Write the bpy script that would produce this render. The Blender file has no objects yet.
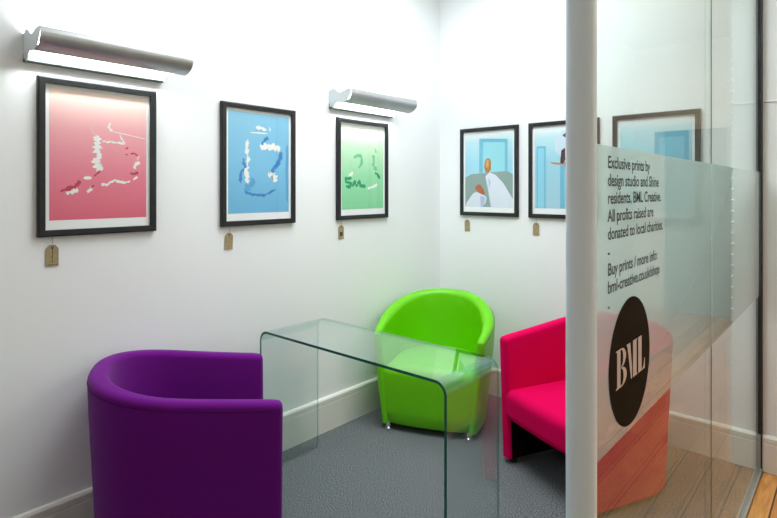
import bpy, bmesh, math, random
from mathutils import Vector, Matrix
C = bpy.context.scene.collection
PI = math.pi
random.seed(7)

# ------------------------------------------------------------------ materials
def new_mat(name):
    m = bpy.data.materials.new(name); m.use_nodes = True
    nt = m.node_tree
    for n in list(nt.nodes): nt.nodes.remove(n)
    out = nt.nodes.new('ShaderNodeOutputMaterial')
    return m, nt, out
def srgb(r, g, b):
    f = lambda c: (c/255/12.92) if c/255 <= .04045 else ((c/255+.055)/1.055)**2.4
    return (f(r), f(g), f(b), 1)
def pbr(name, col, rough=.5, metal=0, spec=.5, sheen=0, noise=None, bump=None, coat=0, emis=None, emis_s=0):
    """noise=(scale, amount) darkens/lightens the colour; bump=(scale, strength)."""
    m, nt, out = new_mat(name)
    p = nt.nodes.new('ShaderNodeBsdfPrincipled')
    p.inputs['Base Color'].default_value = col
    p.inputs['Roughness'].default_value = rough
    p.inputs['Metallic'].default_value = metal
    p.inputs['Specular IOR Level'].default_value = spec
    p.inputs['Sheen Weight'].default_value = sheen
    p.inputs['Coat Weight'].default_value = coat
    if emis:
        p.inputs['Emission Color'].default_value = emis
        p.inputs['Emission Strength'].default_value = emis_s
    tc = nt.nodes.new('ShaderNodeTexCoord')
    if noise:
        n = nt.nodes.new('ShaderNodeTexNoise'); n.inputs['Scale'].default_value = noise[0]; n.inputs['Detail'].default_value = 3
        nt.links.new(tc.outputs['Object'], n.inputs['Vector'])
        r = nt.nodes.new('ShaderNodeValToRGB')
        a = noise[1]
        r.color_ramp.elements[0].position = .3; r.color_ramp.elements[1].position = .7
        r.color_ramp.elements[0].color = tuple(c*(1-a) for c in col[:3])+(1,)
        r.color_ramp.elements[1].color = tuple(min(1, c*(1+a)) for c in col[:3])+(1,)
        nt.links.new(n.outputs['Fac'], r.inputs['Fac']); nt.links.new(r.outputs['Color'], p.inputs['Base Color'])
    if bump:
        n = nt.nodes.new('ShaderNodeTexNoise'); n.inputs['Scale'].default_value = bump[0]; n.inputs['Detail'].default_value = 4
        nt.links.new(tc.outputs['Object'], n.inputs['Vector'])
        b = nt.nodes.new('ShaderNodeBump'); b.inputs['Strength'].default_value = bump[1]; b.inputs['Distance'].default_value = .003
        nt.links.new(n.outputs['Fac'], b.inputs['Height']); nt.links.new(b.outputs['Normal'], p.inputs['Normal'])
    nt.links.new(p.outputs[0], out.inputs[0])
    return m

def fresnel_node(nt, ior):
    """Fresnel of an outer face seen from either side (the node inverts the ior on back faces)."""
    g = nt.nodes.new('ShaderNodeNewGeometry')
    mx = nt.nodes.new('ShaderNodeMapRange')
    mx.inputs['To Min'].default_value = ior; mx.inputs['To Max'].default_value = 1/ior
    nt.links.new(g.outputs['Backfacing'], mx.inputs['Value'])
    f = nt.nodes.new('ShaderNodeFresnel'); nt.links.new(mx.outputs[0], f.inputs['IOR'])
    return f
def thin_glass(name, tint, ior=1.5, gain=1.0):
    m, nt, out = new_mat(name)
    f = fresnel_node(nt, ior)
    src = f.outputs[0]
    if gain != 1:
        k = nt.nodes.new('ShaderNodeMath'); k.operation = 'MULTIPLY'; k.use_clamp = True; k.inputs[1].default_value = gain
        nt.links.new(src, k.inputs[0]); src = k.outputs[0]
    t = nt.nodes.new('ShaderNodeBsdfTransparent'); t.inputs['Color'].default_value = tint
    g = nt.nodes.new('ShaderNodeBsdfGlossy'); g.inputs['Roughness'].default_value = 0; g.inputs['Color'].default_value = (.95, .98, .97, 1)
    mix = nt.nodes.new('ShaderNodeMixShader')
    nt.links.new(src, mix.inputs[0]); nt.links.new(t.outputs[0], mix.inputs[1]); nt.links.new(g.outputs[0], mix.inputs[2])
    nt.links.new(mix.outputs[0], out.inputs[0])
    return m
def gradient(name, stops, axis=2, z0=0, z1=1, rough=.5, noise=0):
    """vertical colour gradient for a print sheet, over object coordinate z0..z1"""
    m, nt, out = new_mat(name)
    p = nt.nodes.new('ShaderNodeBsdfPrincipled'); p.inputs['Roughness'].default_value = rough
    tc = nt.nodes.new('ShaderNodeTexCoord'); sp = nt.nodes.new('ShaderNodeSeparateXYZ')
    nt.links.new(tc.outputs['Object'], sp.inputs[0])
    mr = nt.nodes.new('ShaderNodeMapRange'); mr.inputs['From Min'].default_value = z0; mr.inputs['From Max'].default_value = z1
    nt.links.new(sp.outputs[axis], mr.inputs['Value'])
    r = nt.nodes.new('ShaderNodeValToRGB')
    els = r.color_ramp.elements
    while len(els) < len(stops): els.new(.5)
    for e, (pos, col) in zip(els, stops): e.position = pos; e.color = col
    nt.links.new(mr.outputs[0], r.inputs['Fac']); nt.links.new(r.outputs['Color'], p.inputs['Base Color'])
    nt.links.new(p.outputs[0], out.inputs[0])
    return m
def wood_floor_mat():
    m, nt, out = new_mat('oak_planks')
    p = nt.nodes.new('ShaderNodeBsdfPrincipled'); p.inputs['Roughness'].default_value = .42
    tc = nt.nodes.new('ShaderNodeTexCoord')
    mp = nt.nodes.new('ShaderNodeMapping'); mp.inputs['Rotation'].default_value = (0, 0, PI/2)
    nt.links.new(tc.outputs['Object'], mp.inputs[0])
    b = nt.nodes.new('ShaderNodeTexBrick')
    b.offset = .37; b.inputs['Scale'].default_value = 1
    b.inputs['Brick Width'].default_value = 1.9; b.inputs['Row Height'].default_value = .125
    b.inputs['Mortar Size'].default_value = .0035; b.inputs['Bias'].default_value = 0
    b.inputs['Color1'].default_value = srgb(208, 152, 84); b.inputs['Color2'].default_value = srgb(168, 112, 56)
    b.inputs['Mortar'].default_value = srgb(78, 52, 30)
    nt.links.new(mp.outputs[0], b.inputs['Vector'])
    mp2 = nt.nodes.new('ShaderNodeMapping'); mp2.inputs['Scale'].default_value = (26, 2.2, 1)
    nt.links.new(tc.outputs['Object'], mp2.inputs[0])
    n = nt.nodes.new('ShaderNodeTexNoise'); n.inputs['Scale'].default_value = 1.4; n.inputs['Detail'].default_value = 6; n.inputs['Distortion'].default_value = 1.2
    nt.links.new(mp2.outputs[0], n.inputs['Vector'])
    r = nt.nodes.new('ShaderNodeValToRGB'); r.color_ramp.elements[0].position = .32; r.color_ramp.elements[1].position = .66
    r.color_ramp.elements[0].color = (.62, .55, .46, 1); r.color_ramp.elements[1].color = (1, 1, 1, 1)
    nt.links.new(n.outputs['Fac'], r.inputs['Fac'])
    v = nt.nodes.new('ShaderNodeTexVoronoi'); v.inputs['Scale'].default_value = 5.5
    nt.links.new(tc.outputs['Object'], v.inputs['Vector'])
    r2 = nt.nodes.new('ShaderNodeValToRGB'); r2.color_ramp.elements[0].position = .03; r2.color_ramp.elements[1].position = .1
    r2.color_ramp.elements[0].color = (.33, .25, .18, 1); r2.color_ramp.elements[1].color = (1, 1, 1, 1)
    nt.links.new(v.outputs['Distance'], r2.inputs['Fac'])
    m1 = nt.nodes.new('ShaderNodeMixRGB'); m1.blend_type = 'MULTIPLY'; m1.inputs[0].default_value = 1
    nt.links.new(b.outputs['Color'], m1.inputs[1]); nt.links.new(r.outputs['Color'], m1.inputs[2])
    m2 = nt.nodes.new('ShaderNodeMixRGB'); m2.blend_type = 'MULTIPLY'; m2.inputs[0].default_value = 1
    nt.links.new(m1.outputs[0], m2.inputs[1]); nt.links.new(r2.outputs['Color'], m2.inputs[2])
    nt.links.new(m2.outputs[0], p.inputs['Base Color'])
    nt.links.new(p.outputs[0], out.inputs[0])
    return m
def carpet_mat():
    m, nt, out = new_mat('charcoal_carpet')
    p = nt.nodes.new('ShaderNodeBsdfPrincipled'); p.inputs['Roughness'].default_value = .95; p.inputs['Specular IOR Level'].default_value = .1
    tc = nt.nodes.new('ShaderNodeTexCoord')
    n = nt.nodes.new('ShaderNodeTexNoise'); n.inputs['Scale'].default_value = 165; n.inputs['Detail'].default_value = 5; n.inputs['Roughness'].default_value = .75
    nt.links.new(tc.outputs['Object'], n.inputs['Vector'])
    r = nt.nodes.new('ShaderNodeValToRGB')
    e = r.color_ramp.elements
    e[0].position = .36; e[0].position = .41; e[0].color = srgb(34, 37, 40); e[1].position = .60; e[1].color = srgb(140, 144, 148)
    nt.links.new(n.outputs['Fac'], r.inputs['Fac']); nt.links.new(r.outputs['Color'], p.inputs['Base Color'])
    b = nt.nodes.new('ShaderNodeBump'); b.inputs['Strength'].default_value = .25; b.inputs['Distance'].default_value = .004
    nt.links.new(n.outputs['Fac'], b.inputs['Height']); nt.links.new(b.outputs['Normal'], p.inputs['Normal'])
    nt.links.new(p.outputs[0], out.inputs[0])
    return m
def film_mat(z0, z1):
    m, nt, out = new_mat('frosted_film')
    tc = nt.nodes.new('ShaderNodeTexCoord'); sp = nt.nodes.new('ShaderNodeSeparateXYZ'); nt.links.new(tc.outputs['Object'], sp.inputs[0])
    mr = nt.nodes.new('ShaderNodeMapRange'); mr.inputs['From Min'].default_value = z0; mr.inputs['From Max'].default_value = z1
    mr.inputs['To Min'].default_value = FILM_LO; mr.inputs['To Max'].default_value = FILM_HI
    nt.links.new(sp.outputs[2], mr.inputs['Value'])
    tl = nt.nodes.new('ShaderNodeBsdfTranslucent'); tl.inputs['Color'].default_value = (.68, .90, .88, 1)
    df = nt.nodes.new('ShaderNodeBsdfDiffuse'); df.inputs['Color'].default_value = (.66, .84, .83, 1)
    a = nt.nodes.new('ShaderNodeMixShader'); a.inputs[0].default_value = .3
    nt.links.new(tl.outputs[0], a.inputs[1]); nt.links.new(df.outputs[0], a.inputs[2])
    tr = nt.nodes.new('ShaderNodeBsdfTransparent'); tr.inputs['Color'].default_value = (.9, .95, .93, 1)
    b = nt.nodes.new('ShaderNodeMixShader')
    nt.links.new(mr.outputs[0], b.inputs[0]); nt.links.new(tr.outputs[0], b.inputs[1]); nt.links.new(a.outputs[0], b.inputs[2])
    f = fresnel_node(nt, 1.5)
    g = nt.nodes.new('ShaderNodeBsdfGlossy'); g.inputs['Roughness'].default_value = .02
    kf = nt.nodes.new('ShaderNodeMath'); kf.operation = 'MULTIPLY'; kf.use_clamp = True; kf.inputs[1].default_value = 1.6
    nt.links.new(f.outputs[0], kf.inputs[0])
    c = nt.nodes.new('ShaderNodeMixShader')
    nt.links.new(kf.outputs[0], c.inputs[0]); nt.links.new(b.outputs[0], c.inputs[1]); nt.links.new(g.outputs[0], c.inputs[2])
    nt.links.new(c.outputs[0], out.inputs[0])
    return m
FILM_LO, FILM_HI = .36, .84

M = dict(
    wall=pbr('white_wall_paint', srgb(238, 241, 244), .6, bump=(60, .04)),
    wall_warm=pbr('warm_white_paint', srgb(241, 235, 226), .6, bump=(60, .04)),
    skirt=pbr('skirting_gloss_paint', srgb(226, 225, 220), .35),
    ceil=pbr('ceiling_paint', srgb(236, 238, 238), .8),
    frame=pbr('black_frame_wood', srgb(30, 32, 35), .4, spec=.35, noise=(40, .15)),
    paper=pbr('white_paper', srgb(249, 250, 253), .7),
    tag=pbr('kraft_card', srgb(160, 142, 106), .8, noise=(60, .18)),
    string=pbr('grey_string', srgb(150, 146, 136), .9),
    ink=pbr('dark_ink', srgb(64, 54, 40), .8),
    alu=pbr('brushed_aluminium', srgb(176, 178, 180), .36, metal=.55, noise=(9, .05)),
    lampwhite=pbr('white_enamel', srgb(214, 224, 226), .35),
    lampgrey=pbr('grey_enamel', srgb(128, 138, 138), .5, spec=.2),
    tube=pbr('lit_fluorescent_tube', (1, 1, 1, 1), .4, emis=(.93, 1, .98, 1), emis_s=95),
    purple=pbr('purple_wool', srgb(98, 9, 118), .85, spec=.08, sheen=.08, bump=(500, .15)),
    purple_seam=pbr('purple_piping', srgb(70, 8, 84), .9, spec=.1),
    red=pbr('crimson_wool', srgb(208, 0, 80), .85, spec=.06, sheen=0, bump=(500, .15)),
    red_seam=pbr('crimson_piping', srgb(168, 0, 62), .9, spec=.1),
    green=pbr('lime_leatherette', srgb(104, 198, 3), .36, spec=.4, bump=(25, .12)),
    green_seam=pbr('lime_piping', srgb(60, 120, 6), .5),
    chrome=pbr('chrome', (.85, .86, .88, 1), .12, metal=1),
    glide=pbr('black_plastic_glide', srgb(22, 20, 20), .5),
    hollow_shade=pbr('painted_hollow_shade', srgb(26, 14, 18), .95, spec=.05),  # near-black stands in for shade in the hollow under the seat
    post=pbr('pale_grey_powder_coat', srgb(224, 238, 246), .3),
    channel=pbr('dark_channel', srgb(52, 60, 62), .4, metal=.4),
    track=pbr('steel_track', srgb(190, 190, 186), .3, metal=.7),
    glass=thin_glass('partition_glass', (.93, .975, .955, 1), gain=.58),
    table_glass=thin_glass('table_glass', (.945, .978, .968, 1), gain=1.05),
    glazing=thin_glass('picture_glazing', (.985, .995, .99, 1), 1.35),
    edge=pbr('green_glass_edge', srgb(18, 92, 78), .12, spec=.6),
    glass_bend=thin_glass('bent_table_glass', (.80, .915, .91, 1), gain=1.7),
    edge_clear=thin_glass('clear_glass_edge', (.93, .96, .95, 1), gain=.3),
    edge_pale=thin_glass('pale_glass_edge', (.55, .74, .68, 1)),
    joint=pbr('glass_joint', srgb(58, 72, 68), .3),
    black=pbr('black_vinyl', srgb(24, 22, 18), .5),
    brown=pbr('dark_brown_vinyl', srgb(30, 21, 6), .8, spec=.08),
    blush=pbr('pale_blush_vinyl', srgb(206, 184, 176), .5),
    oak=wood_floor_mat(), carpet=carpet_mat(),
    office_door=pbr('teal_grey_paint', srgb(136, 150, 152), .4),
    metal_knob=pbr('satin_steel', srgb(170, 170, 170), .3, metal=1),
)

# ------------------------------------------------------------------ helpers
def obj(name, bm, mats, parent=None, smooth=True, angle=40):
    me = bpy.data.meshes.new(name)
    bmesh.ops.recalc_face_normals(bm, faces=bm.faces)
    bm.to_mesh(me); bm.free()
    for m in (mats if isinstance(mats, (list, tuple)) else [mats]): me.materials.append(m)
    if smooth:
        me.polygons.foreach_set('use_smooth', [True]*len(me.polygons))
        me.set_sharp_from_angle(angle=math.radians(angle))
    o = bpy.data.objects.new(name, me); C.objects.link(o)
    if parent: o.parent = parent
    return o
def tag(o, label=None, cat=None, group=None, kind=None):
    if label: o['label'] = label
    if cat: o['category'] = cat
    if group: o['group'] = group
    if kind: o['kind'] = kind
    return o
def thing(name, label, cat, loc=(0, 0, 0), rz=0, group=None):
    o = bpy.data.objects.new(name, None); C.objects.link(o); o.empty_display_size = .1
    o.location = loc; o.rotation_euler = (0, 0, rz)
    return tag(o, label, cat, group)
def struct(name, bm, mat, parent=None, label=None, cat=None, **k):
    o = obj(name, bm, mat, parent, **k)
    if parent is None: o['kind'] = 'structure'
    return tag(o, label, cat)
def box(bm, a, b, mat=0, bevel=0):
    x0, y0, z0 = a; x1, y1, z1 = b
    t = bmesh.new()
    vs = [t.verts.new(p) for p in ((x0,y0,z0),(x1,y0,z0),(x1,y1,z0),(x0,y1,z0),(x0,y0,z1),(x1,y0,z1),(x1,y1,z1),(x0,y1,z1))]
    for f in ((0,3,2,1),(4,5,6,7),(0,1,5,4),(1,2,6,5),(2,3,7,6),(3,0,4,7)): t.faces.new([vs[i] for i in f])
    if bevel: bmesh.ops.bevel(t, geom=t.edges[:], offset=bevel, segments=2, affect='EDGES', profile=.5)
    for f in t.faces: f.material_index = mat
    me = bpy.data.meshes.new('t'); t.to_mesh(me); t.free(); bm.from_mesh(me); bpy.data.meshes.remove(me)
    return bm
def B(a, b, bevel=0): return box(bmesh.new(), a, b, 0, bevel)
def sweep(bm, rings, caps=True, mat=0):
    R = [[bm.verts.new(p) for p in r] for r in rings]
    n = len(R[0])
    for a, b in zip(R, R[1:]):
        for i in range(n):
            f = bm.faces.new((a[i], a[(i+1) % n], b[(i+1) % n], b[i])); f.material_index = mat
    if caps:
        bm.faces.new(R[0][::-1]).material_index = mat; bm.faces.new(R[-1]).material_index = mat
    return bm
def tube(bm, pts, r, n=10, mat=0):
    pts = [Vector(p) for p in pts]; rings = []
    prev = None
    for i, p in enumerate(pts):
        t = (pts[min(i+1, len(pts)-1)]-pts[max(i-1, 0)]).normalized()
        if prev is None:
            prev = Vector((0, 0, 1)) if abs(t.z) < .9 else Vector((1, 0, 0))
        u = (prev-t*prev.dot(t)).normalized(); v = t.cross(u); prev = u
        rings.append([p+u*(r*math.cos(2*PI*k/n))+v*(r*math.sin(2*PI*k/n)) for k in range(n)])
    return sweep(bm, rings, True, mat)
def lathe(bm, prof, n=24, c=(0, 0), mat=0):
    rings = [[(c[0]+r*math.cos(2*PI*k/n), c[1]+r*math.sin(2*PI*k/n), z) for k in range(n)] for r, z in prof]
    return sweep(bm, rings, True, mat)

# ------------------------------------------------------------------ setting
W = 2.036           # glass partition plane: room side x < W, corridor side x > W
H = 3.2
struct('wall_left', B((-.15, -6, 0), (0, .15, H)), M['wall'])
struct('wall_back', B((0, 0, 0), (2.168, .15, H)), M['wall'])
struct('floor', B((0, -6, -.1), (W-.012, 0, 0)), M['carpet'], label='charcoal grey speckled carpet inside the meeting room', cat='carpet')
struct('floor_corridor', B((W-.012, -6, -.1), (3.94, 3.9, -.002)), M['oak'], label='pale oak plank floor outside the glass partition', cat='wood floor')
struct('ceiling', B((-.15, -6, H), (3.94, 3.9, H+.1)), M['ceil'])
def skirting(name, p0, p1, axis, out, h, mat):
    """profile swept along axis: plain board with a stepped and rounded top"""
    prof = [(0, 0), (.019, 0), (.019, h-.042), (.016, h-.040), (.016, h-.036), (.019, h-.034), (.019, h-.012), (.013, h-.003), (.006, h), (0, h)]
    rings = []
    for q in (p0, p1):
        rings.append([((out*d, q, z) if axis == 'y' else (q, out*d, z)) for d, z in prof])
    return struct(name, sweep(bmesh.new(), rings), mat, smooth=False)
skirting('baseboard_left', -6, 0, 'y', 1, .203, M['skirt'])
skirting('baseboard_back', 0, 2.168, 'x', -1, .188, M['skirt'])
# the corridor and the open office beyond (seen as reflections in the glass)
struct('wall_corridor', B((2.05, .15, 0), (2.168, 3.9, H)), M['wall_warm'])
struct('wall_far', B((2.168, 3.77, 0), (3.94, 3.9, H)), M['wall_warm'])
struct('wall_right', B((3.79, -6, 0), (3.94, 3.77, H)), M['wall_warm'])
struct('wall_rear', B((-.15, -6.1, 0), (3.94, -6, H)), M['wall_warm'])
# office door in the far wall
d = struct('door_1', B((2.42, 3.74, 0), (3.44, 3.768, 2.16)), M['office_door'])
bm = bmesh.new()
for a in ((2.35, 2.42), (3.44, 3.51)): box(bm, (a[0], 3.72, 0), (a[1], 3.768, 2.16))
box(bm, (2.35, 3.72, 2.16), (3.51, 3.768, 2.23))
obj('door_frame', bm, M['skirt'], d, smooth=False)
obj('door_handle', tube(bmesh.new(), [(3.36, 3.74, 1.02), (3.36, 3.69, 1.02), (3.24, 3.69, 1.02)], .009), M['metal_knob'], d)
# studded corner trim at the open end of the back wall
bm = B((2.164, -.004, .19), (2.172, 0.012, H))
for k in range(46):
    z = .35+k*.058
    lathe(bm, [(.001, z-.008), (.008, z-.004), (.008, z+.004), (.001, z+.008)], 8, (2.168, -.004))
struct('trim_1', bm, M['skirt'])
struct('trim_2', B((2.05, -.005, 1.902), (2.163, 0, 1.910), .0015), M['wall'])

# ------------------------------------------------------------------ glass partition
gp = thing('glass_partition', 'tall clear glass partition with frosted band, black lettering and round dark badge', 'glass partition', (W, -1.17, 0))
gp_inv = Matrix.Translation((-W, 1.17, 0))
def gpart(name, bm, mat, parent=gp, **k):
    if parent is gp: bm.transform(gp_inv)
    return obj(name, bm, mat, parent, **k)
bm = bmesh.new(); tl = []
PY, PR = -2.373, .0280
gpart('post', lathe(bm, [(PR, 0), (PR, H)], 40, (W, PY)), M['post'])['label'] = 'pale grey round end post'
GJ = -1.223
for y0, y1 in ((PY+PR-.004, GJ-.0025), (GJ+.0025, -.022)):
    gpart('glass_pane', B((W-.005, y0, .012), (W+.005, y1, H)), M['glass'], smooth=False)
gpart('pane_joint', B((W+.0030, GJ-.0025, .012), (W+.0052, GJ+.0025, H)), M['joint'], smooth=False)
bm = bmesh.new()
box(bm, (W-.014, -.024, 0), (W-.006, 0, H)); box(bm, (W+.006, -.024, 0), (W+.014, 0, H)); box(bm, (W-.014, -.010, 0), (W+.014, 0, H))
gpart('wall_channel', bm, M['channel'], smooth=False)
bm = bmesh.new()
box(bm, (W-.016, PY+PR, -.002), (W-.006, -.024, .016)); box(bm, (W+.006, PY+PR, -.002), (W+.016, -.024, .016)); box(bm, (W-.016, PY+PR, -.004), (W+.016, -.024, .008))
gpart('floor_channel', bm, M['track'], smooth=False)
FZ0, FZ1 = .9115, 1.541
fx = W+.0062
bm = bmesh.new()
for y0, y1 in ((PY+PR-.004, GJ-.003), (GJ+.003, -.024)):
    bm.faces.new([bm.verts.new(p) for p in ((fx, y0, FZ0), (fx, y1, FZ0), (fx, y1, FZ1), (fx, y0, FZ1))])
gpart('frosted_film', bm, film_mat(FZ0, FZ1), smooth=False)['label'] = 'frosted privacy film band'
# lettering: built-in font turned to mesh, standing on the glass, read from the corridor
def text_mesh(s, size, sx, y, z, x):
    cu = bpy.data.curves.new('t', 'FONT'); cu.body = s; cu.size = size; cu.resolution_u = 4; cu.space_character = .965; cu.offset = .0006
    o = bpy.data.objects.new('t', cu); C.objects.link(o)
    dg = bpy.context.evaluated_depsgraph_get(); me = bpy.data.meshes.new_from_object(o.evaluated_get(dg))
    bpy.data.objects.remove(o)
    bm = bmesh.new(); bm.from_mesh(me); bpy.data.meshes.remove(me)
    for v in bm.verts: v.co = (x, y+v.co.x*sx, z+v.co.y)
    return bm
LINES = ['Exclusive prints by', 'design studio and Shine', 'residents, BML Creative.', 'All profits raised are', 'donated to local charities.', '-', 'Buy prints / more info:', 'bml-creative.co.uk/shop', '-']
TX = W+.0072
TZ0, TDZ, TSIZE = 1.4955, .0370, .0362
for i, s in enumerate(LINES):
    gpart('text_line', text_mesh(s, TSIZE, 1.13, -2.252, TZ0-i*TDZ, TX), M['black'], smooth=False)['label'] = 'black lettering reading "%s"' % s if s != '-' else 'short black dash between the text blocks'
# round badge
RY, RZ, RR = -2.104, 1.066, .143
bm = bmesh.new()
bm.faces.new([bm.verts.new((TX, RY+RR*math.cos(2*PI*k/72), RZ+RR*math.sin(2*PI*k/72))) for k in range(72)])
badge = gpart('badge', bm, M['brown'], smooth=False); badge['label'] = 'dark brown disc'
# BML monogram polygons, unit box height 1
def poly(bm, pts, x):
    bm.faces.new([bm.verts.new((x, p[0], p[1])) for p in pts])
bm = bmesh.new()
def halfbowl(cx, z0, z1, w_out, w_in):
    zc = (z0+z1)/2; h = (z1-z0)/2; n = 12
    o_ = [(cx+w_out*math.cos(-PI/2+PI*k/n), zc+h*math.sin(-PI/2+PI*k/n)) for k in range(n+1)]
    i_ = [(cx+w_in*math.cos(-PI/2+PI*k/n), zc+(h-.035)*math.sin(-PI/2+PI*k/n)) for k in range(n+1)]
    return o_, i_
LT = []
def L(pts): LT.append(pts)
L([(0, 0), (.30, 0), (.30, .03), (.24, .05), (.24, .95), (.30, .97), (.30, 1), (0, 1), (0, .97), (.06, .95), (.06, .05), (0, .03)])
for z0, z1, wo, wi in ((.0, .5, .30, .12), (.5, 1.0, .26, .10)):
    o_, i_ = halfbowl(.29, z0, z1, wo, wi)
    for k in range(len(o_)-1): L([o_[k], o_[k+1], i_[k+1], i_[k]])
L([(.59, 1), (.79, 1), (.90, .30), (.90, 0), (.84, 0), (.63, .93), (.59, .95)])          # M slope
L([(.96, 0), (.96, 1), (1.22, 1), (1.22, .97), (1.18, .95), (1.18, .05), (1.22, .03), (1.22, 0)])   # M stem
L([(1.28, 0), (1.28, 1), (1.50, 1), (1.50, .03), (1.56, .03), (1.62, .10), (1.68, .30), (1.71, .30), (1.71, 0)])  # L
LS = .083; LW = 1.71*.118
for pts in LT: poly(bm, [(RY-LW/2+p[0]*.118, RZ-LS/2+p[1]*LS) for p in pts], TX+.0008)
bm.transform(gp_inv)
mono = obj('monogram', bm, M['blush'], badge, smooth=False); mono['label'] = 'pale letters BML'

# ------------------------------------------------------------------ glass table
def glass_table():
    x0, x1, y0, y1, zt, th, r = .112, 1.276, -1.729, -1.343, .733, .012, .055
    def outline(off):
        pts = [(x0+off, 0)]
        for k in range(9):
            a = PI-k*PI/16
            pts.append((x0+r+(r-off)*math.cos(a), zt-r+(r-off)*math.sin(a)))
        for k in range(9):
            a = PI/2-k*PI/16
            pts.append((x1-r+(r-off)*math.cos(a), zt-r+(r-off)*math.sin(a)))
        pts.append((x1-off, 0)); return pts
    o_, i_ = outline(0), outline(th)
    bm = bmesh.new()
    cx, cy = (x0+x1)/2, (y0+y1)/2
    V = {}
    for nm, pts in (('o', o_), ('i', i_)):
        for yy, s in ((y0, 'n'), (y1, 'f')):
            V[nm+s] = [bm.verts.new((p[0]-cx, yy-cy, p[1])) for p in pts]
    n = len(o_)
    for k in range(n-1):
        bend = 4 if 1 <= k <= 8 or 10 <= k <= 17 else 0
        bm.faces.new((V['on'][k], V['on'][k+1], V['of'][k+1], V['of'][k])).material_index = bend
        bm.faces.new((V['in'][k], V['if'][k], V['if'][k+1], V['in'][k+1])).material_index = bend
        bm.faces.new((V['on'][k], V['in'][k], V['in'][k+1], V['on'][k+1])).material_index = 1
        bm.faces.new((V['of'][k], V['of'][k+1], V['if'][k+1], V['if'][k])).material_index = 2
    for k in (0, n-1): bm.faces.new((V['on'][k], V['of'][k], V['if'][k], V['in'][k])).material_index = 3
    o = obj('glass_table', bm, [M['table_glass'], M['edge'], M['edge_pale'], M['edge_clear'], M['glass_bend']])
    o.location = (cx, cy, 0)
    tag(o, 'narrow bent clear glass table with green edges between the three armchairs', 'table')
glass_table()

# ------------------------------------------------------------------ tub chairs
def u_path(a, yf, yb, ry, n=28, ns=8, ex=2.35):
    """centre line of a tub wall: front of one arm, round the back, to the front of the other"""
    ys = yb-ry
    pts = [(-a, yf+(ys-yf)*k/ns) for k in range(ns)]
    for k in range(n+1):
        t = PI-PI*k/n
        # superellipse back
        c, s = math.cos(t), math.sin(t); e = 2/ex
        pts.append((a*math.copysign(abs(c)**e, c), ys+ry*abs(s)**e))
    pts += [(a, ys+(yf-ys)*(k+1)/ns) for k in range(ns)]
    return pts
def section(t, z0, z1, r, lean, inset=0, nz=6):
    """ring in (n, z): outside (n>0) up, over the rounded top, down inside; lean(z) shifts it in n"""
    h = t/2-inset; z1 = z1-inset; r = max(.004, min(r-inset*.6, h*.98))
    ring = []
    for k in range(nz+1): ring.append((h, z0+(z1-r-z0)*k/nz))
    for k in range(1, 7): a = PI/2*k/6; ring.append((h-r+r*math.cos(a), z1-r+r*math.sin(a)))
    for k in range(0, 7): a = PI/2+PI/2*k/6; ring.append((-h+r+r*math.cos(a), z1-r+r*math.sin(a)))
    for k in range(nz-1, -1, -1): ring.append((-h, z0+(z1-r-z0)*k/nz))
    return [(n+lean(z), z) for n, z in ring]
def frames(path):
    P = [Vector((p[0], p[1], 0)) for p in path]; N = len(P); out = []
    for i in range(N):
        T = (P[min(i+1, N-1)]-P[max(i-1, 0)]).normalized()
        out.append((P[i], T, Vector((-T.y, T.x, 0))))      # left arm -> back -> right arm: the normal points outward
    return out
def tub_shell(path, thick, z0, top, r, lean, re=.02, shade_z=None):
    """path is the OUTER face of the wall seen from above; thick(x, y) is measured inward from it"""
    rings = []; F = frames(path); N = len(F)
    for i, (p, T, nrm) in enumerate(F):
        t = thick(p.x, p.y)
        def ring(q, inset):
            return [(q.x+nrm.x*(n-t/2), q.y+nrm.y*(n-t/2), z) for n, z in section(t, z0, top(p.x, p.y), r, lean, inset)]
        if i == 0:
            for k in range(5): a = PI/2*k/4; rings.append(ring(p+T*re*(1-math.cos(a)), re*(1-math.sin(a))))
        elif i == N-1:
            for k in range(4, -1, -1): a = PI/2*k/4; rings.append(ring(p-T*re*(1-math.cos(a)), re*(1-math.sin(a))))
        else: rings.append(ring(p, 0))
    bm = sweep(bmesh.new(), rings)
    if shade_z:  # low inner faces take the painted shade of the seat hollow
        cy = sum(p[1] for p in path)/len(path)
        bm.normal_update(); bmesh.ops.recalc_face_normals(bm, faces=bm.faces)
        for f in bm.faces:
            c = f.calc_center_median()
            if c.z < shade_z and c.y > min(p[1] for p in path)+.03:
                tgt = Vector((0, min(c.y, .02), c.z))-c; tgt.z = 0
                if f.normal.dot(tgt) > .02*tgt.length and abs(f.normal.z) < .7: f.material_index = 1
    return bm
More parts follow.
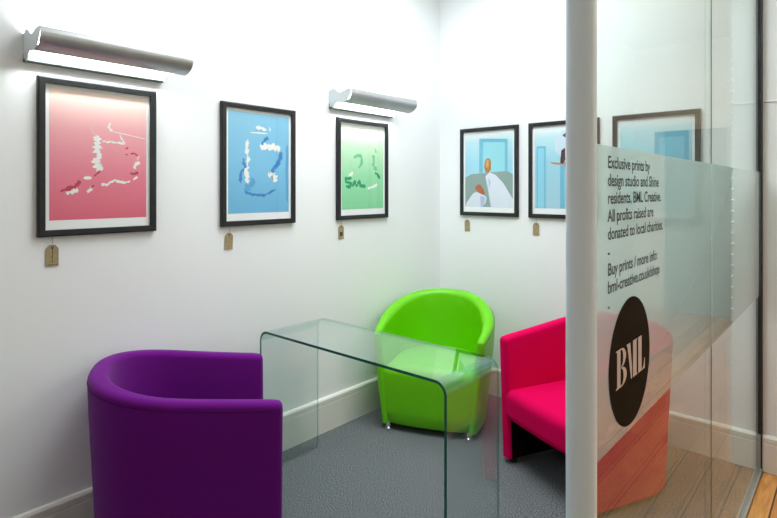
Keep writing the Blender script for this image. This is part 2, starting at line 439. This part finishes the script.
def seat_block(w, yf, yb, ry, z0, z1, r, bulge=0, rf=None, fronts=0, side_taper=0, exp=2.35):
    """plan: straight front, rounded back; rounded top edge, crowned top"""
    a = w/2; ys = yb-ry; plan = []
    m = 10
    for k in range(m+1):
        x = -a+2*a*k/m; plan.append((x, yf-fronts*(1-(x/a)**2)))
    plan.append((a, (yf+ys)/2))
    for k in range(21):
        t = PI*k/20; c, s = math.cos(t), math.sin(t); e = 2/exp
        plan.append((a*math.copysign(abs(c)**e, c), ys+ry*abs(s)**e))
    plan.append((-a, (yf+ys)/2))
    cx, cy = 0, (yf+yb)/2
    rings = []
    def scaled(ins, z):
        out = []
        for x, y in plan:
            kx = (a-ins)/a; ky = ((yb-yf)/2-ins)/((yb-yf)/2)
            out.append((x*kx, cy+(y-cy)*ky, z))
        return out
    rb = min(.012, r)
    rings.append(scaled(rb, z0)); rings.append(scaled(0, z0+rb))
    for k in range(4): rings.append(scaled(0, z0+rb+(z1-r-z0-rb)*(k+1)/4))
    for k in range(1, 7):
        q = PI/2*k/6; rings.append(scaled(r*(1-math.cos(q)), z1-r+r*math.sin(q)))
    for k in range(1, 6):
        f = k/6; rings.append([(x*(1-f), cy+(y-cy)*(1-f), z+bulge*(1-(1-f)**2)) for x, y, z in scaled(r, z1)])
    bm = sweep(bmesh.new(), rings)
    if side_taper:
        for v in bm.verts:
            k = 1-side_taper*(1-min(1, v.co.z/z1)); v.co.x *= k
    return bm
def piping(path, top, lean, drop, rad):
    pts = []
    for p, T, nrm in frames(path):
        z = top(p.x, p.y)-drop
        q = p+nrm*(lean(z)-.0006); pts.append((q.x, q.y, z))
    pts = pts[:]; return tube(bmesh.new(), pts[1:-1], rad, 6)

def fabric_chair(label, mat, seam, loc, rz):
    c = thing('tub_chair', label, 'armchair', loc, rz)
    Wd, D, t = .68, .69, .064
    a = Wd/2; yf, yb = -D/2, D/2
    path = u_path(a, yf, yb, .335)
    def kk(y): return max(0, min(1, (y-yf)/(yb-yf)))
    def top(x, y):
        k = kk(y); return .662+.082*k+.022*k*k
    def thick(x, y):
        k = max(0, min(1, (kk(y)-.5)/.5)); return t+.008*k*k*(3-2*k)
    lean = lambda z: -.035*(1-min(1, z/.7))
    obj('shell', tub_shell(path, thick, .028, top, .024, lean, shade_z=.235), [mat, M['hollow_shade']], c, angle=60)
    obj('seam', piping(path, top, lean, .03, .0022), seam, c)
    s = seat_block(Wd-2*t+.012, yf+.002, yb-.058, .24, .238, .395, .05, .012, fronts=.012)
    st = obj('seat', s, mat, c, angle=60)
    obj('underside', B((-.22, yf+.05, .226), (.22, yb-.22, .242)), M['hollow_shade'], c, smooth=False)
    for x, y in ((-a+.068, yf+.05), (a-.068, yf+.05), (-a+.15, yb-.15), (a-.15, yb-.15)):
        obj('foot', lathe(bmesh.new(), [(.018, 0), (.020, .006), (.020, .03)], 16, (x, y)), M['glide'], c)
    return c
# rz turns local front (-y) to the facing direction
def rz_for(fx_, fy_): return math.atan2(fy_, fx_)+PI/2
pf = (.484, .875)
fabric_chair('purple fabric tub armchair in the foreground left, its back to the white wall', M['purple'], M['purple_seam'],
             (.532-.345*pf[0], -1.970-.345*pf[1], 0), rz_for(*pf))
rf_ = (-.412, -.911)
fabric_chair('crimson pink fabric tub armchair partly behind the grey post and frosted glass', M['red'], M['red_seam'],
             (1.258-.345*rf_[0], -.921-.345*rf_[1], 0), rz_for(*rf_))

def green_chair():
    f = (.396, -.919)
    c = thing('tub_chair', 'lime green leatherette tub armchair with sloping arms in the room corner', 'armchair', (.499-.27*f[0], -.820-.27*f[1], 0), rz_for(*f))
    Wd = .735
    a = Wd/2; yf, yb = -.29, .345
    path = []
    for x, y in u_path(a, yf, yb, .42, n=34, ex=2.05):
        k = max(0, min(1, (y-yf)/.34)); path.append((x*(.905+.095*(1-(1-k)**2)), y))
    def kk(y): return max(0, min(1, (y-yf)/(yb-yf)))
    def top(x, y):
        k = kk(y); q = k*k*(3-2*k); return .585+.182*(.6*k+.4*q)
    def thick(x, y):
        k = max(0, min(1, kk(y)/.6)); return .046+.040*k*k*(3-2*k)
    lean = lambda z: -.058*max(0, 1-z/.55)**1.1
    obj('shell', tub_shell(path, thick, .036, top, .042, lean, re=.02), M['green'], c, angle=60)
    obj('piping', piping(path, top, lean, .03, .0022), M['green_seam'], c)
    s = seat_block(.562, yf+.018, yb-.085, .33, .038, .395, .06, .02, fronts=.02, side_taper=.15)
    obj('seat', s, M['green'], c, angle=60)
    for x, y in ((-.243, yf+.026), (.243, yf+.026), (-.17, yb-.08), (.17, yb-.08)):
        obj('foot', lathe(bmesh.new(), [(.020, 0), (.024, .003), (.024, .014), (.014, .018), (.014, .05)], 18, (x, y)), M['chrome'], c)
green_chair()

# ------------------------------------------------------------------ framed prints
FW, FH, FT = .471, .634, .026
FZ = 1.2645
def stroke(pts, w, jag=0, seed=0, sub=6):
    """ragged ribbon along a polyline in print fractions (u right, v down): list of quads"""
    rnd = random.Random(seed); P = []
    for (a, b) in zip(pts, pts[1:]):
        for k in range(sub): f = k/sub; P.append((a[0]+(b[0]-a[0])*f, a[1]+(b[1]-a[1])*f))
    P.append(pts[-1]); edge = []
    for i, p in enumerate(P):
        q0, q1 = P[max(0, i-1)], P[min(len(P)-1, i+1)]
        dx, dy = (q1[0]-q0[0])*.43, (q1[1]-q0[1])*.57; l = math.hypot(dx, dy) or 1
        n = (-dy/l/.43, dx/l/.57); taper = .35 if i in (0, len(P)-1) else 1
        w2 = w*.66; wa = w2*taper*(1+jag*rnd.uniform(-1, 1)); wb = w2*taper*(1+jag*rnd.uniform(-1, 1))
        edge.append(((p[0]+n[0]*wa*.5, p[1]+n[1]*wa*.5), (p[0]-n[0]*wb*.5, p[1]-n[1]*wb*.5)))
    return [[a[0], b[0], b[1], a[1]] for a, b in zip(edge, edge[1:])]
PW, PH = FW-2*FT, FH-2*FT
MX, MT, MB_ = .016, .014, .038           # white margins around the printed panel
def framed_print(label, group, cx, on_left, panel, shapes, mats):
    """local frame: x right, y out of the wall is -y, z up; origin at frame bottom centre on the wall"""
    loc, rz = ((0, cx, FZ), PI/2) if on_left else ((cx, 0, FZ), 0)
    t = thing('framed_print', label, 'picture', loc, rz, group)
    bm = bmesh.new(); d0, d1 = -.022, -.001
    # mitred moulding
    o_ = [(-FW/2, 0), (FW/2, 0), (FW/2, FH), (-FW/2, FH)]
    i_ = [(-FW/2+FT, FT), (FW/2-FT, FT), (FW/2-FT, FH-FT), (-FW/2+FT, FH-FT)]
    prof = lambda o, i: [(o[0], d1, o[1]), (o[0], d0+.003, o[1]), (o[0]*.8+i[0]*.2*1, d0, o[1]*.8+i[1]*.2), (i[0], d0+.001, i[1]), (i[0], d1, i[1])]
    R = [[bm.verts.new(p) for p in prof(o, i)] for o, i in zip(o_, i_)]
    for k in range(4):
        a, b = R[k], R[(k+1) % 4]
        for j in range(5): bm.faces.new((a[j], a[(j+1) % 5], b[(j+1) % 5], b[j]))
    obj('frame', bm, M['frame'], t, smooth=False)
    # the printed sheet
    bm = bmesh.new(); y = -.009
    def quad(pts, yy, mi):
        f = bm.faces.new([bm.verts.new((p[0], yy, p[1])) for p in pts]); f.material_index = mi
    quad([(-PW/2-.004, FT-.004), (PW/2+.004, FT-.004), (PW/2+.004, FH-FT+.004), (-PW/2-.004, FH-FT+.004)], y, 0)
    u0, u1, v0, v1 = -PW/2+MX, PW/2-MX, FH-FT-MT, FT+MB_
    cv = lambda p: (u0+(u1-u0)*p[0], v0+(v1-v0)*p[1])
    quad([cv(p) for p in ((0, 1), (1, 1), (1, 0), (0, 0))], y-.0003, 1)
    for li, (mi, polys) in enumerate(shapes):
        for pts in polys:
            quad([cv((min(1, max(0, p[0])), min(1.0, max(0, p[1])))) for p in pts], y-.0006-.00012*li, mi)
    me_o = obj('print', bm, [M['paper'], panel]+mats, t, smooth=False)
    bm = bmesh.new()
    bm.faces.new([bm.verts.new(p) for p in ((-PW/2-.003, -.0135, FT-.003), (PW/2+.003, -.0135, FT-.003), (PW/2+.003, -.0135, FH-FT+.003), (-PW/2-.003, -.0135, FH-FT+.003))])
    obj('glazing', bm, M['glazing'], t, smooth=False)
    return t
def flat(n, *c): return pbr(n, srgb(*c), .65)
z0_, z1_ = FT+MB_, FH-FT-MT
white_ink = flat('white_ink', 246, 244, 243)

# pink print
U = lambda x: (x-112)/548
V = lambda y: (y-100)/758
def pp(*xy): return [(U(x), V(y)) for x, y in xy]
pink = gradient('pink_print', [(0, srgb(228, 100, 128)), (.35, srgb(240, 130, 154)), (.7, srgb(248, 172, 184)), (1, srgb(250, 226, 214))], 2, z0_, z1_)  # pale top mixes the print's own fade with painted lamp glare
wh = stroke(pp((362, 355), (372, 400), (360, 440), (378, 480), (362, 520), (372, 545), (396, 562)), .045, .75, 1, 5)
wh += stroke(pp((290, 613), (335, 611)), .022, .3, 2) + stroke(pp((198, 705), (228, 692), (262, 682)), .026, .8, 3)
wh += stroke(pp((308, 690), (322, 693), (338, 665)), .018, .7, 4) + stroke(pp((388, 652), (425, 650), (460, 624), (505, 638), (560, 632)), .016, .7, 5)
wh += stroke(pp((578, 620), (606, 602)), .014, .8, 6) + stroke(pp((582, 548), (594, 526), (612, 500)), .026, .7, 7) + stroke(pp((600, 490), (618, 470)), .01, .8, 7)
wh += stroke(pp((432, 322), (540, 338), (656, 358)), .006, .2, 8) + stroke(pp((392, 392), (455, 388), (530, 398)), .014, .8, 9)
wh += stroke(pp((495, 340), (512, 375), (530, 390)), .008, .6, 30) + stroke(pp((440, 270), (430, 300), (452, 322)), .014, .6, 31)
dk = stroke(pp((388, 568), (345, 602)), .010, .6, 10) + stroke(pp((275, 632), (240, 665), (168, 694)), .024, .6, 11) + stroke(pp((350, 655), (330, 672)), .012, .5, 12)
dk += stroke(pp((560, 580), (585, 582), (608, 574)), .018, .5, 13) + stroke(pp((530, 428), (548, 418)), .010, .6, 14) + stroke(pp((560, 455), (585, 452), (606, 466)), .010, .6, 15) + stroke(pp((530, 462), (545, 464)), .010, .6, 16)
md = stroke(pp((330, 300), (335, 335), (360, 360)), .012, .5, 17) + stroke(pp((330, 300), (360, 262), (392, 240)), .008, .5, 18) + stroke(pp((392, 240), (428, 262)), .006, .5, 19)
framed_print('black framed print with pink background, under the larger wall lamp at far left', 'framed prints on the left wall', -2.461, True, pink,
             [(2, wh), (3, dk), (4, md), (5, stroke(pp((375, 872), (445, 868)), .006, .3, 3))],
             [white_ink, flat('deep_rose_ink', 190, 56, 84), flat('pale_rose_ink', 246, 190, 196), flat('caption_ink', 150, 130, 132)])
# blue print
U = lambda x: (x-48)/224
V = lambda y: (y-60+(x_ if False else 0))/392
def pb(*xy): return [((x-48)/224, (y-58)/394) for x, y in xy]
blue = gradient('blue_print', [(0, srgb(110, 184, 230)), (.5, srgb(124, 196, 236)), (1, srgb(136, 198, 232))], 2, z0_, z1_)
wh = stroke(pb((160, 188), (200, 186), (238, 192)), .055, .5, 1) + stroke(pb((116, 165), (112, 200), (117, 240), (110, 290), (116, 335)), .030, .9, 2)
wh += stroke(pb((190, 302), (212, 300), (222, 328)), .05, .8, 3) + stroke(pb((124, 136), (188, 134)), .012, .2, 4) + stroke(pb((145, 114), (185, 118)), .022, .8, 5) + stroke(pb((196, 108), (198, 124)), .012, .6, 6)
dk = stroke(pb((165, 180), (178, 165), (188, 146)), .03, .8, 7) + stroke(pb((98, 240), (106, 270), (88, 300), (92, 335)), .028, .9, 8)
dk += stroke(pb((238, 206), (240, 230), (222, 262), (202, 288)), .042, .5, 9) + stroke(pb((104, 368), (130, 378), (172, 384), (220, 360)), .02, .7, 10)
md = stroke(pb((140, 320), (122, 345), (106, 368)), .055, .7, 11) + stroke(pb((266, 175), (264, 300), (266, 412)), .03, .15, 12)
framed_print('black framed print with blue background, middle of three on the left wall', 'framed prints on the left wall', -1.656, True, blue,
             [(3, md), (2, wh), (4, dk)], [white_ink, flat('mid_blue_ink', 92, 166, 220), flat('deep_blue_ink', 60, 132, 204)])
# green print
def pg(*xy): return [((x-58)/187, (y-40)/400) for x, y in xy]
grn = gradient('green_print', [(0, srgb(134, 214, 160)), (.4, srgb(160, 228, 180)), (.75, srgb(206, 238, 204)), (1, srgb(250, 252, 246))], 2, z0_, z1_)  # near-white top: own fade of the print plus lamp glare painted in
dk = stroke(pg((100, 292), (74, 296), (78, 312), (100, 316), (92, 334), (76, 330)), .032, .5, 1) + stroke(pg((104, 334), (112, 306), (122, 330), (132, 306), (140, 330), (162, 330)), .03, .6, 2)
dk += stroke(pg((205, 262), (222, 275), (228, 292)), .03, .7, 3)
md = stroke(pg((108, 195), (122, 182), (142, 182), (146, 212), (132, 244)), .03, .7, 4) + stroke(pg((196, 175), (202, 205), (196, 225), (212, 252)), .032, .8, 5)
md += stroke(pg((205, 140), (210, 165)), .02, .8, 6)
wh = stroke(pg((170, 340), (195, 334), (216, 318)), .028, .4, 7) + stroke(pg((88, 282), (106, 264)), .035, .5, 8)
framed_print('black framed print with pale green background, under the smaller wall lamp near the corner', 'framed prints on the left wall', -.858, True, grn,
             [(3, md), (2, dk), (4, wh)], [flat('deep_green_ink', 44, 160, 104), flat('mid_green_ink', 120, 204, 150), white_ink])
# back wall: legs on a bed
def pr(*xy): return [((x-112)/288, (y-148)/488) for x, y in xy]
skyb = gradient('pale_blue_wall_print', [(0, srgb(170, 212, 232)), (.6, srgb(160, 216, 238)), (.88, srgb(190, 228, 240)), (1, srgb(240, 246, 248))], 2, z0_, z1_)
LEGM = [flat('door_edge_blue_ink', 118, 190, 216), flat('door_blue_ink', 150, 218, 234), flat('grey_green_ink', 142, 164, 162), flat('trouser_ink', 222, 228, 244),
        flat('shoe_tan_ink', 182, 120, 56), flat('shoe_orange_ink', 178, 92, 54), flat('trouser_fold_ink', 184, 192, 226), flat('shoe_light_ink', 214, 164, 104)]
framed_print('black framed print of white trousered legs with tan shoes, nearest the room corner', 'framed prints on the back wall', .430, False, skyb,
    [(4, [pr((112, 440), (150, 418), (365, 402), (410, 424), (410, 640), (112, 640))]),
     (2, [pr((200, 182), (370, 196), (370, 402), (200, 412))]), (3, [pr((222, 208), (354, 216), (354, 403), (222, 411))]),
     (4, [pr((205, 430), (260, 420), (262, 640), (225, 640))]),
     (5, [pr((112, 640), (120, 610), (160, 548), (182, 536), (225, 556), (246, 572), (240, 605), (222, 640)),
          pr((238, 434), (262, 408), (300, 426), (345, 480), (412, 582), (412, 640), (268, 640), (256, 530))]),
     (8, [pr((206, 560), (240, 575), (225, 640), (210, 640)), pr((262, 560), (275, 640), (268, 640)), pr((256, 440), (270, 470), (262, 520))]),
     (6, [pr((235, 335), (246, 316), (262, 316), (272, 338), (272, 392), (258, 412), (238, 408), (231, 375))]),
     (9, [pr((241, 340), (250, 324), (258, 326), (258, 372), (243, 380))]),
     (7, [pr((172, 512), (188, 490), (206, 486), (226, 520), (236, 550), (222, 556), (196, 540))])], LEGM)
def pr2(*xy): return [((x-558)/288, (y-118)/500) for x, y in xy]
framed_print('black framed print of pale blue doors, partly hidden behind the grey post', 'framed prints on the back wall', .979, False, skyb,
    [(2, [pr2((568, 230), (616, 230), (616, 618), (568, 618)), pr2((690, 260), (846, 260), (846, 618), (690, 618))]),
     (3, [pr2((574, 240), (608, 240), (608, 618), (574, 618)), pr2((712, 380), (846, 380), (846, 618), (712, 618))]),
     (5, [pr2((662, 190), (700, 140), (790, 120), (820, 240), (800, 360), (720, 340), (690, 300), (664, 260))]),
     (4, [pr2((700, 170), (722, 150), (740, 160), (736, 186), (712, 182))]),
     (7, [pr2((636, 330), (690, 336), (742, 330), (742, 346), (690, 350), (650, 342))]),
     (6, [pr2((696, 262), (714, 246), (716, 320), (704, 344), (690, 338))])],
    [flat('door_edge_blue_ink_b', 116, 190, 222), flat('door_blue_ink_b', 146, 214, 238), flat('plum_ink', 96, 74, 104), flat('white_glow_ink', 206, 226, 242), flat('dark_brown_ink', 74, 50, 50), flat('skin_ink', 200, 138, 120)])
framed_print('black framed print of a blue door seen through the glass partition', 'framed prints on the back wall', 1.5315, False, skyb,
    [(2, [[(.5, .14), (.96, .14), (.96, 1), (.5, 1)]]), (3, [[(.56, .2), (.9, .2), (.9, 1), (.56, 1)]]), (4, [[(.30, .40), (.38, .36), (.50, .38), (.50, .42)]])],
    [flat('door_edge_blue_ink_c', 112, 182, 214), flat('door_blue_ink_c', 134, 204, 232), flat('hat_ink', 120, 100, 70)])

# ------------------------------------------------------------------ price tags hanging under the frames
def card_tag(label, group, p, on_left, mark, tilt):
    loc, rz = ((0, p, FZ), PI/2) if on_left else ((p, 0, FZ), 0)
    w, h = .045, .084
    t = thing('hanging_tag', label, 'tag', loc, rz, group)
    bm = bmesh.new(); zt = -.034
    pts = [(-w/2, zt-h), (w/2, zt-h), (w/2, zt-.014), (w/2-.012, zt), (-w/2+.012, zt), (-w/2, zt-.014)]
    ca, sa = math.cos(tilt), math.sin(tilt)
    rot = lambda x, z: (x*ca-(z-zt)*sa, zt+x*sa+(z-zt)*ca)
    pts = [rot(*q) for q in pts]
    sweep(bm, [[(x, -.0045, z) for x, z in pts], [(x, -.003, z) for x, z in pts]])
    obj('card', bm, M['tag'], t, smooth=False)
    bm = bmesh.new()
    bm.faces.new([bm.verts.new((q[0], -.0048, q[1])) for q in (rot(.0045*math.cos(k*PI/6), zt-.011+.0045*math.sin(k*PI/6)) for k in range(12))])
    obj('eyelet', bm, M['ink'], t, smooth=False)
    if mark:
        bm = bmesh.new()
        if mark == 1: rects = [(-.0012, -.07, .0012, -.012), (-.018, -.079, .018, -.077)]
        else: rects = [(-.012, -.066, .012, -.04)]
        for a, b, c_, d_ in rects:
            bm.faces.new([bm.verts.new((q[0], -.0047, q[1])) for q in (rot(a, zt+b), rot(c_, zt+b), rot(c_, zt+d_), rot(a, zt+d_))])
        obj('mark', bm, M['ink'], t, smooth=False)
    obj('string', tube(bmesh.new(), [(0, -.005, zt-.011), (.001, -.0045, zt+.01), (.002, -.004, .012)], .0008, 5), M['string'], t)
TG = 'brown card tags under the prints'
card_tag('brown card tag hanging under the pink print', TG, -2.642, True, 1, .0)
card_tag('brown card tag hanging under the blue print', TG, -1.840, True, 0, -.03)
card_tag('brown card tag hanging under the green print', TG, -1.050, True, 2, .0)
card_tag('pale card tag hanging under the print of legs', TG, .248, False, 0, .02)
card_tag('pale card tag hanging under the print beside the grey post', TG, .793, False, 0, -.03)

# ------------------------------------------------------------------ wall lamps
def wall_lamp(label, y0, length):
    # local: x out from wall (world x), y along the wall, z up
    t = thing('wall_lamp', label, 'lamp', (0, y0, 1.94), 0, 'fluorescent wall lamps')
    bm = bmesh.new()
    # wall tray: shallow trough
    prof = [(0, .004), (.024, .004), (.028, .008), (.028, .034), (.025, .034), (.025, .012), (.006, .012), (.006, .034), (0, .034)]
    sweep(bm, [[(x, yy, z) for x, z in prof] for yy in (0, length-.05)])
    obj('wall_tray', bm, M['lampgrey'], t, smooth=False)
    # hood: curved gutter in front of the tube
    n = 14; out, inn = [], []
    for k in range(n+1):
        a = math.radians(-82+100*k/n)
        cxh, czh, R = .105, .084, .088
        out.append((cxh+R*math.cos(a), czh+R*math.sin(a)*.62)); inn.append((cxh+(R-.003)*math.cos(a), czh+(R-.004)*math.sin(a)*.62))
    # small rolled lip along the top edge
    lip = [(out[-1][0]-.001, out[-1][1]+.008), (out[-1][0]-.007, out[-1][1]+.009)]
    prof = out+lip+inn[::-1]
    sweep(bm := bmesh.new(), [[(x, yy, z) for x, z in prof] for yy in (.004, length)])
    obj('hood', bm, M['alu'], t, angle=35)
    # wavy end brackets joining tray and hood
    top = [(0, .110), (.018, .122), (.040, .124), (.062, .114), (.082, .098), (.104, .094), (.126, .100), (.150, .106), (.186, .108)]
    bot = [(.188, .090), (.176, .056), (.150, .038), (.122, .029), (.096, .032), (.072, .036), (.050, .024), (.036, .004), (0, .004)]
    for yy in (0, length-.054):
        sweep(bm := bmesh.new(), [[(x, yy+d_, z) for x, z in top+bot] for d_ in (0, .004)])
        obj('end_bracket', bm, M['lampwhite'], t, smooth=False)
    tb = obj('tube', tube(bmesh.new(), [(.066, .012, .070), (.066, length-.062, .070)], .011, 12), M['tube'], t)
    return t
wall_lamp('long grey metal wall lamp shining above the pink print', -2.741, .60)
wall_lamp('grey metal wall lamp shining above the green print near the corner', -1.149, .62)

# ------------------------------------------------------------------ light
def area(name, loc, size, power, col=(1, 1, 1), rot=(0, 0, 0), sy=None, spread=180):
    l = bpy.data.lights.new(name, 'AREA'); l.energy = power; l.color = col; l.shape = 'RECTANGLE'; l.size = size; l.size_y = sy or size; l.spread = math.radians(spread)
    o = bpy.data.objects.new(name, l); C.objects.link(o); o.location = loc; o.rotation_euler = rot
area('meeting_room_light', (1.0, -1.3, H-.03), 1.2, 48, (.93, .98, 1), sy=1.6, spread=158)
area('corridor_fill', (3.0, .45, H-.03), .8, 44, (1, .96, .9), sy=1.2)  # added unseen light, brightens the corridor that the glass reflects
area('corridor_near_fill', (3.2, -1.0, H-.03), .6, 7.5, (1, .97, .93), sy=1.0)  # unseen fill added for the wall end beyond the glass
area('rear_fill', (1.1, -4.6, H-.03), 1.4, 10.5, (.96, .98, 1))  # added fill from behind the camera for post and lower left wall
w = bpy.data.worlds.new('world'); bpy.context.scene.world = w; w.use_nodes = True
w.node_tree.nodes['Background'].inputs[0].default_value = (.9, .95, 1, 1); w.node_tree.nodes['Background'].inputs[1].default_value = .3

# ------------------------------------------------------------------ camera
cam = bpy.data.cameras.new('camera'); co = bpy.data.objects.new('camera', cam); C.objects.link(co)
co.location = (2.4355, -3.383, 1.45); co.rotation_euler = (PI/2, 0, math.radians(41.19))
cam.sensor_width = 36; cam.lens = 541/777*36; cam.shift_y = -69/777; cam.clip_start = .02
S = bpy.context.scene; S.camera = co
S.view_settings.view_transform = 'Standard'; S.view_settings.look = 'None'; S.view_settings.exposure = 0
S.cycles.max_bounces = 14; S.cycles.diffuse_bounces = 6; S.cycles.transparent_max_bounces = 24; S.cycles.glossy_bounces = 6
S.cycles.use_denoising = True; S.cycles.caustics_reflective = False; S.cycles.caustics_refractive = False
S.cycles.sample_clamp_indirect = 4
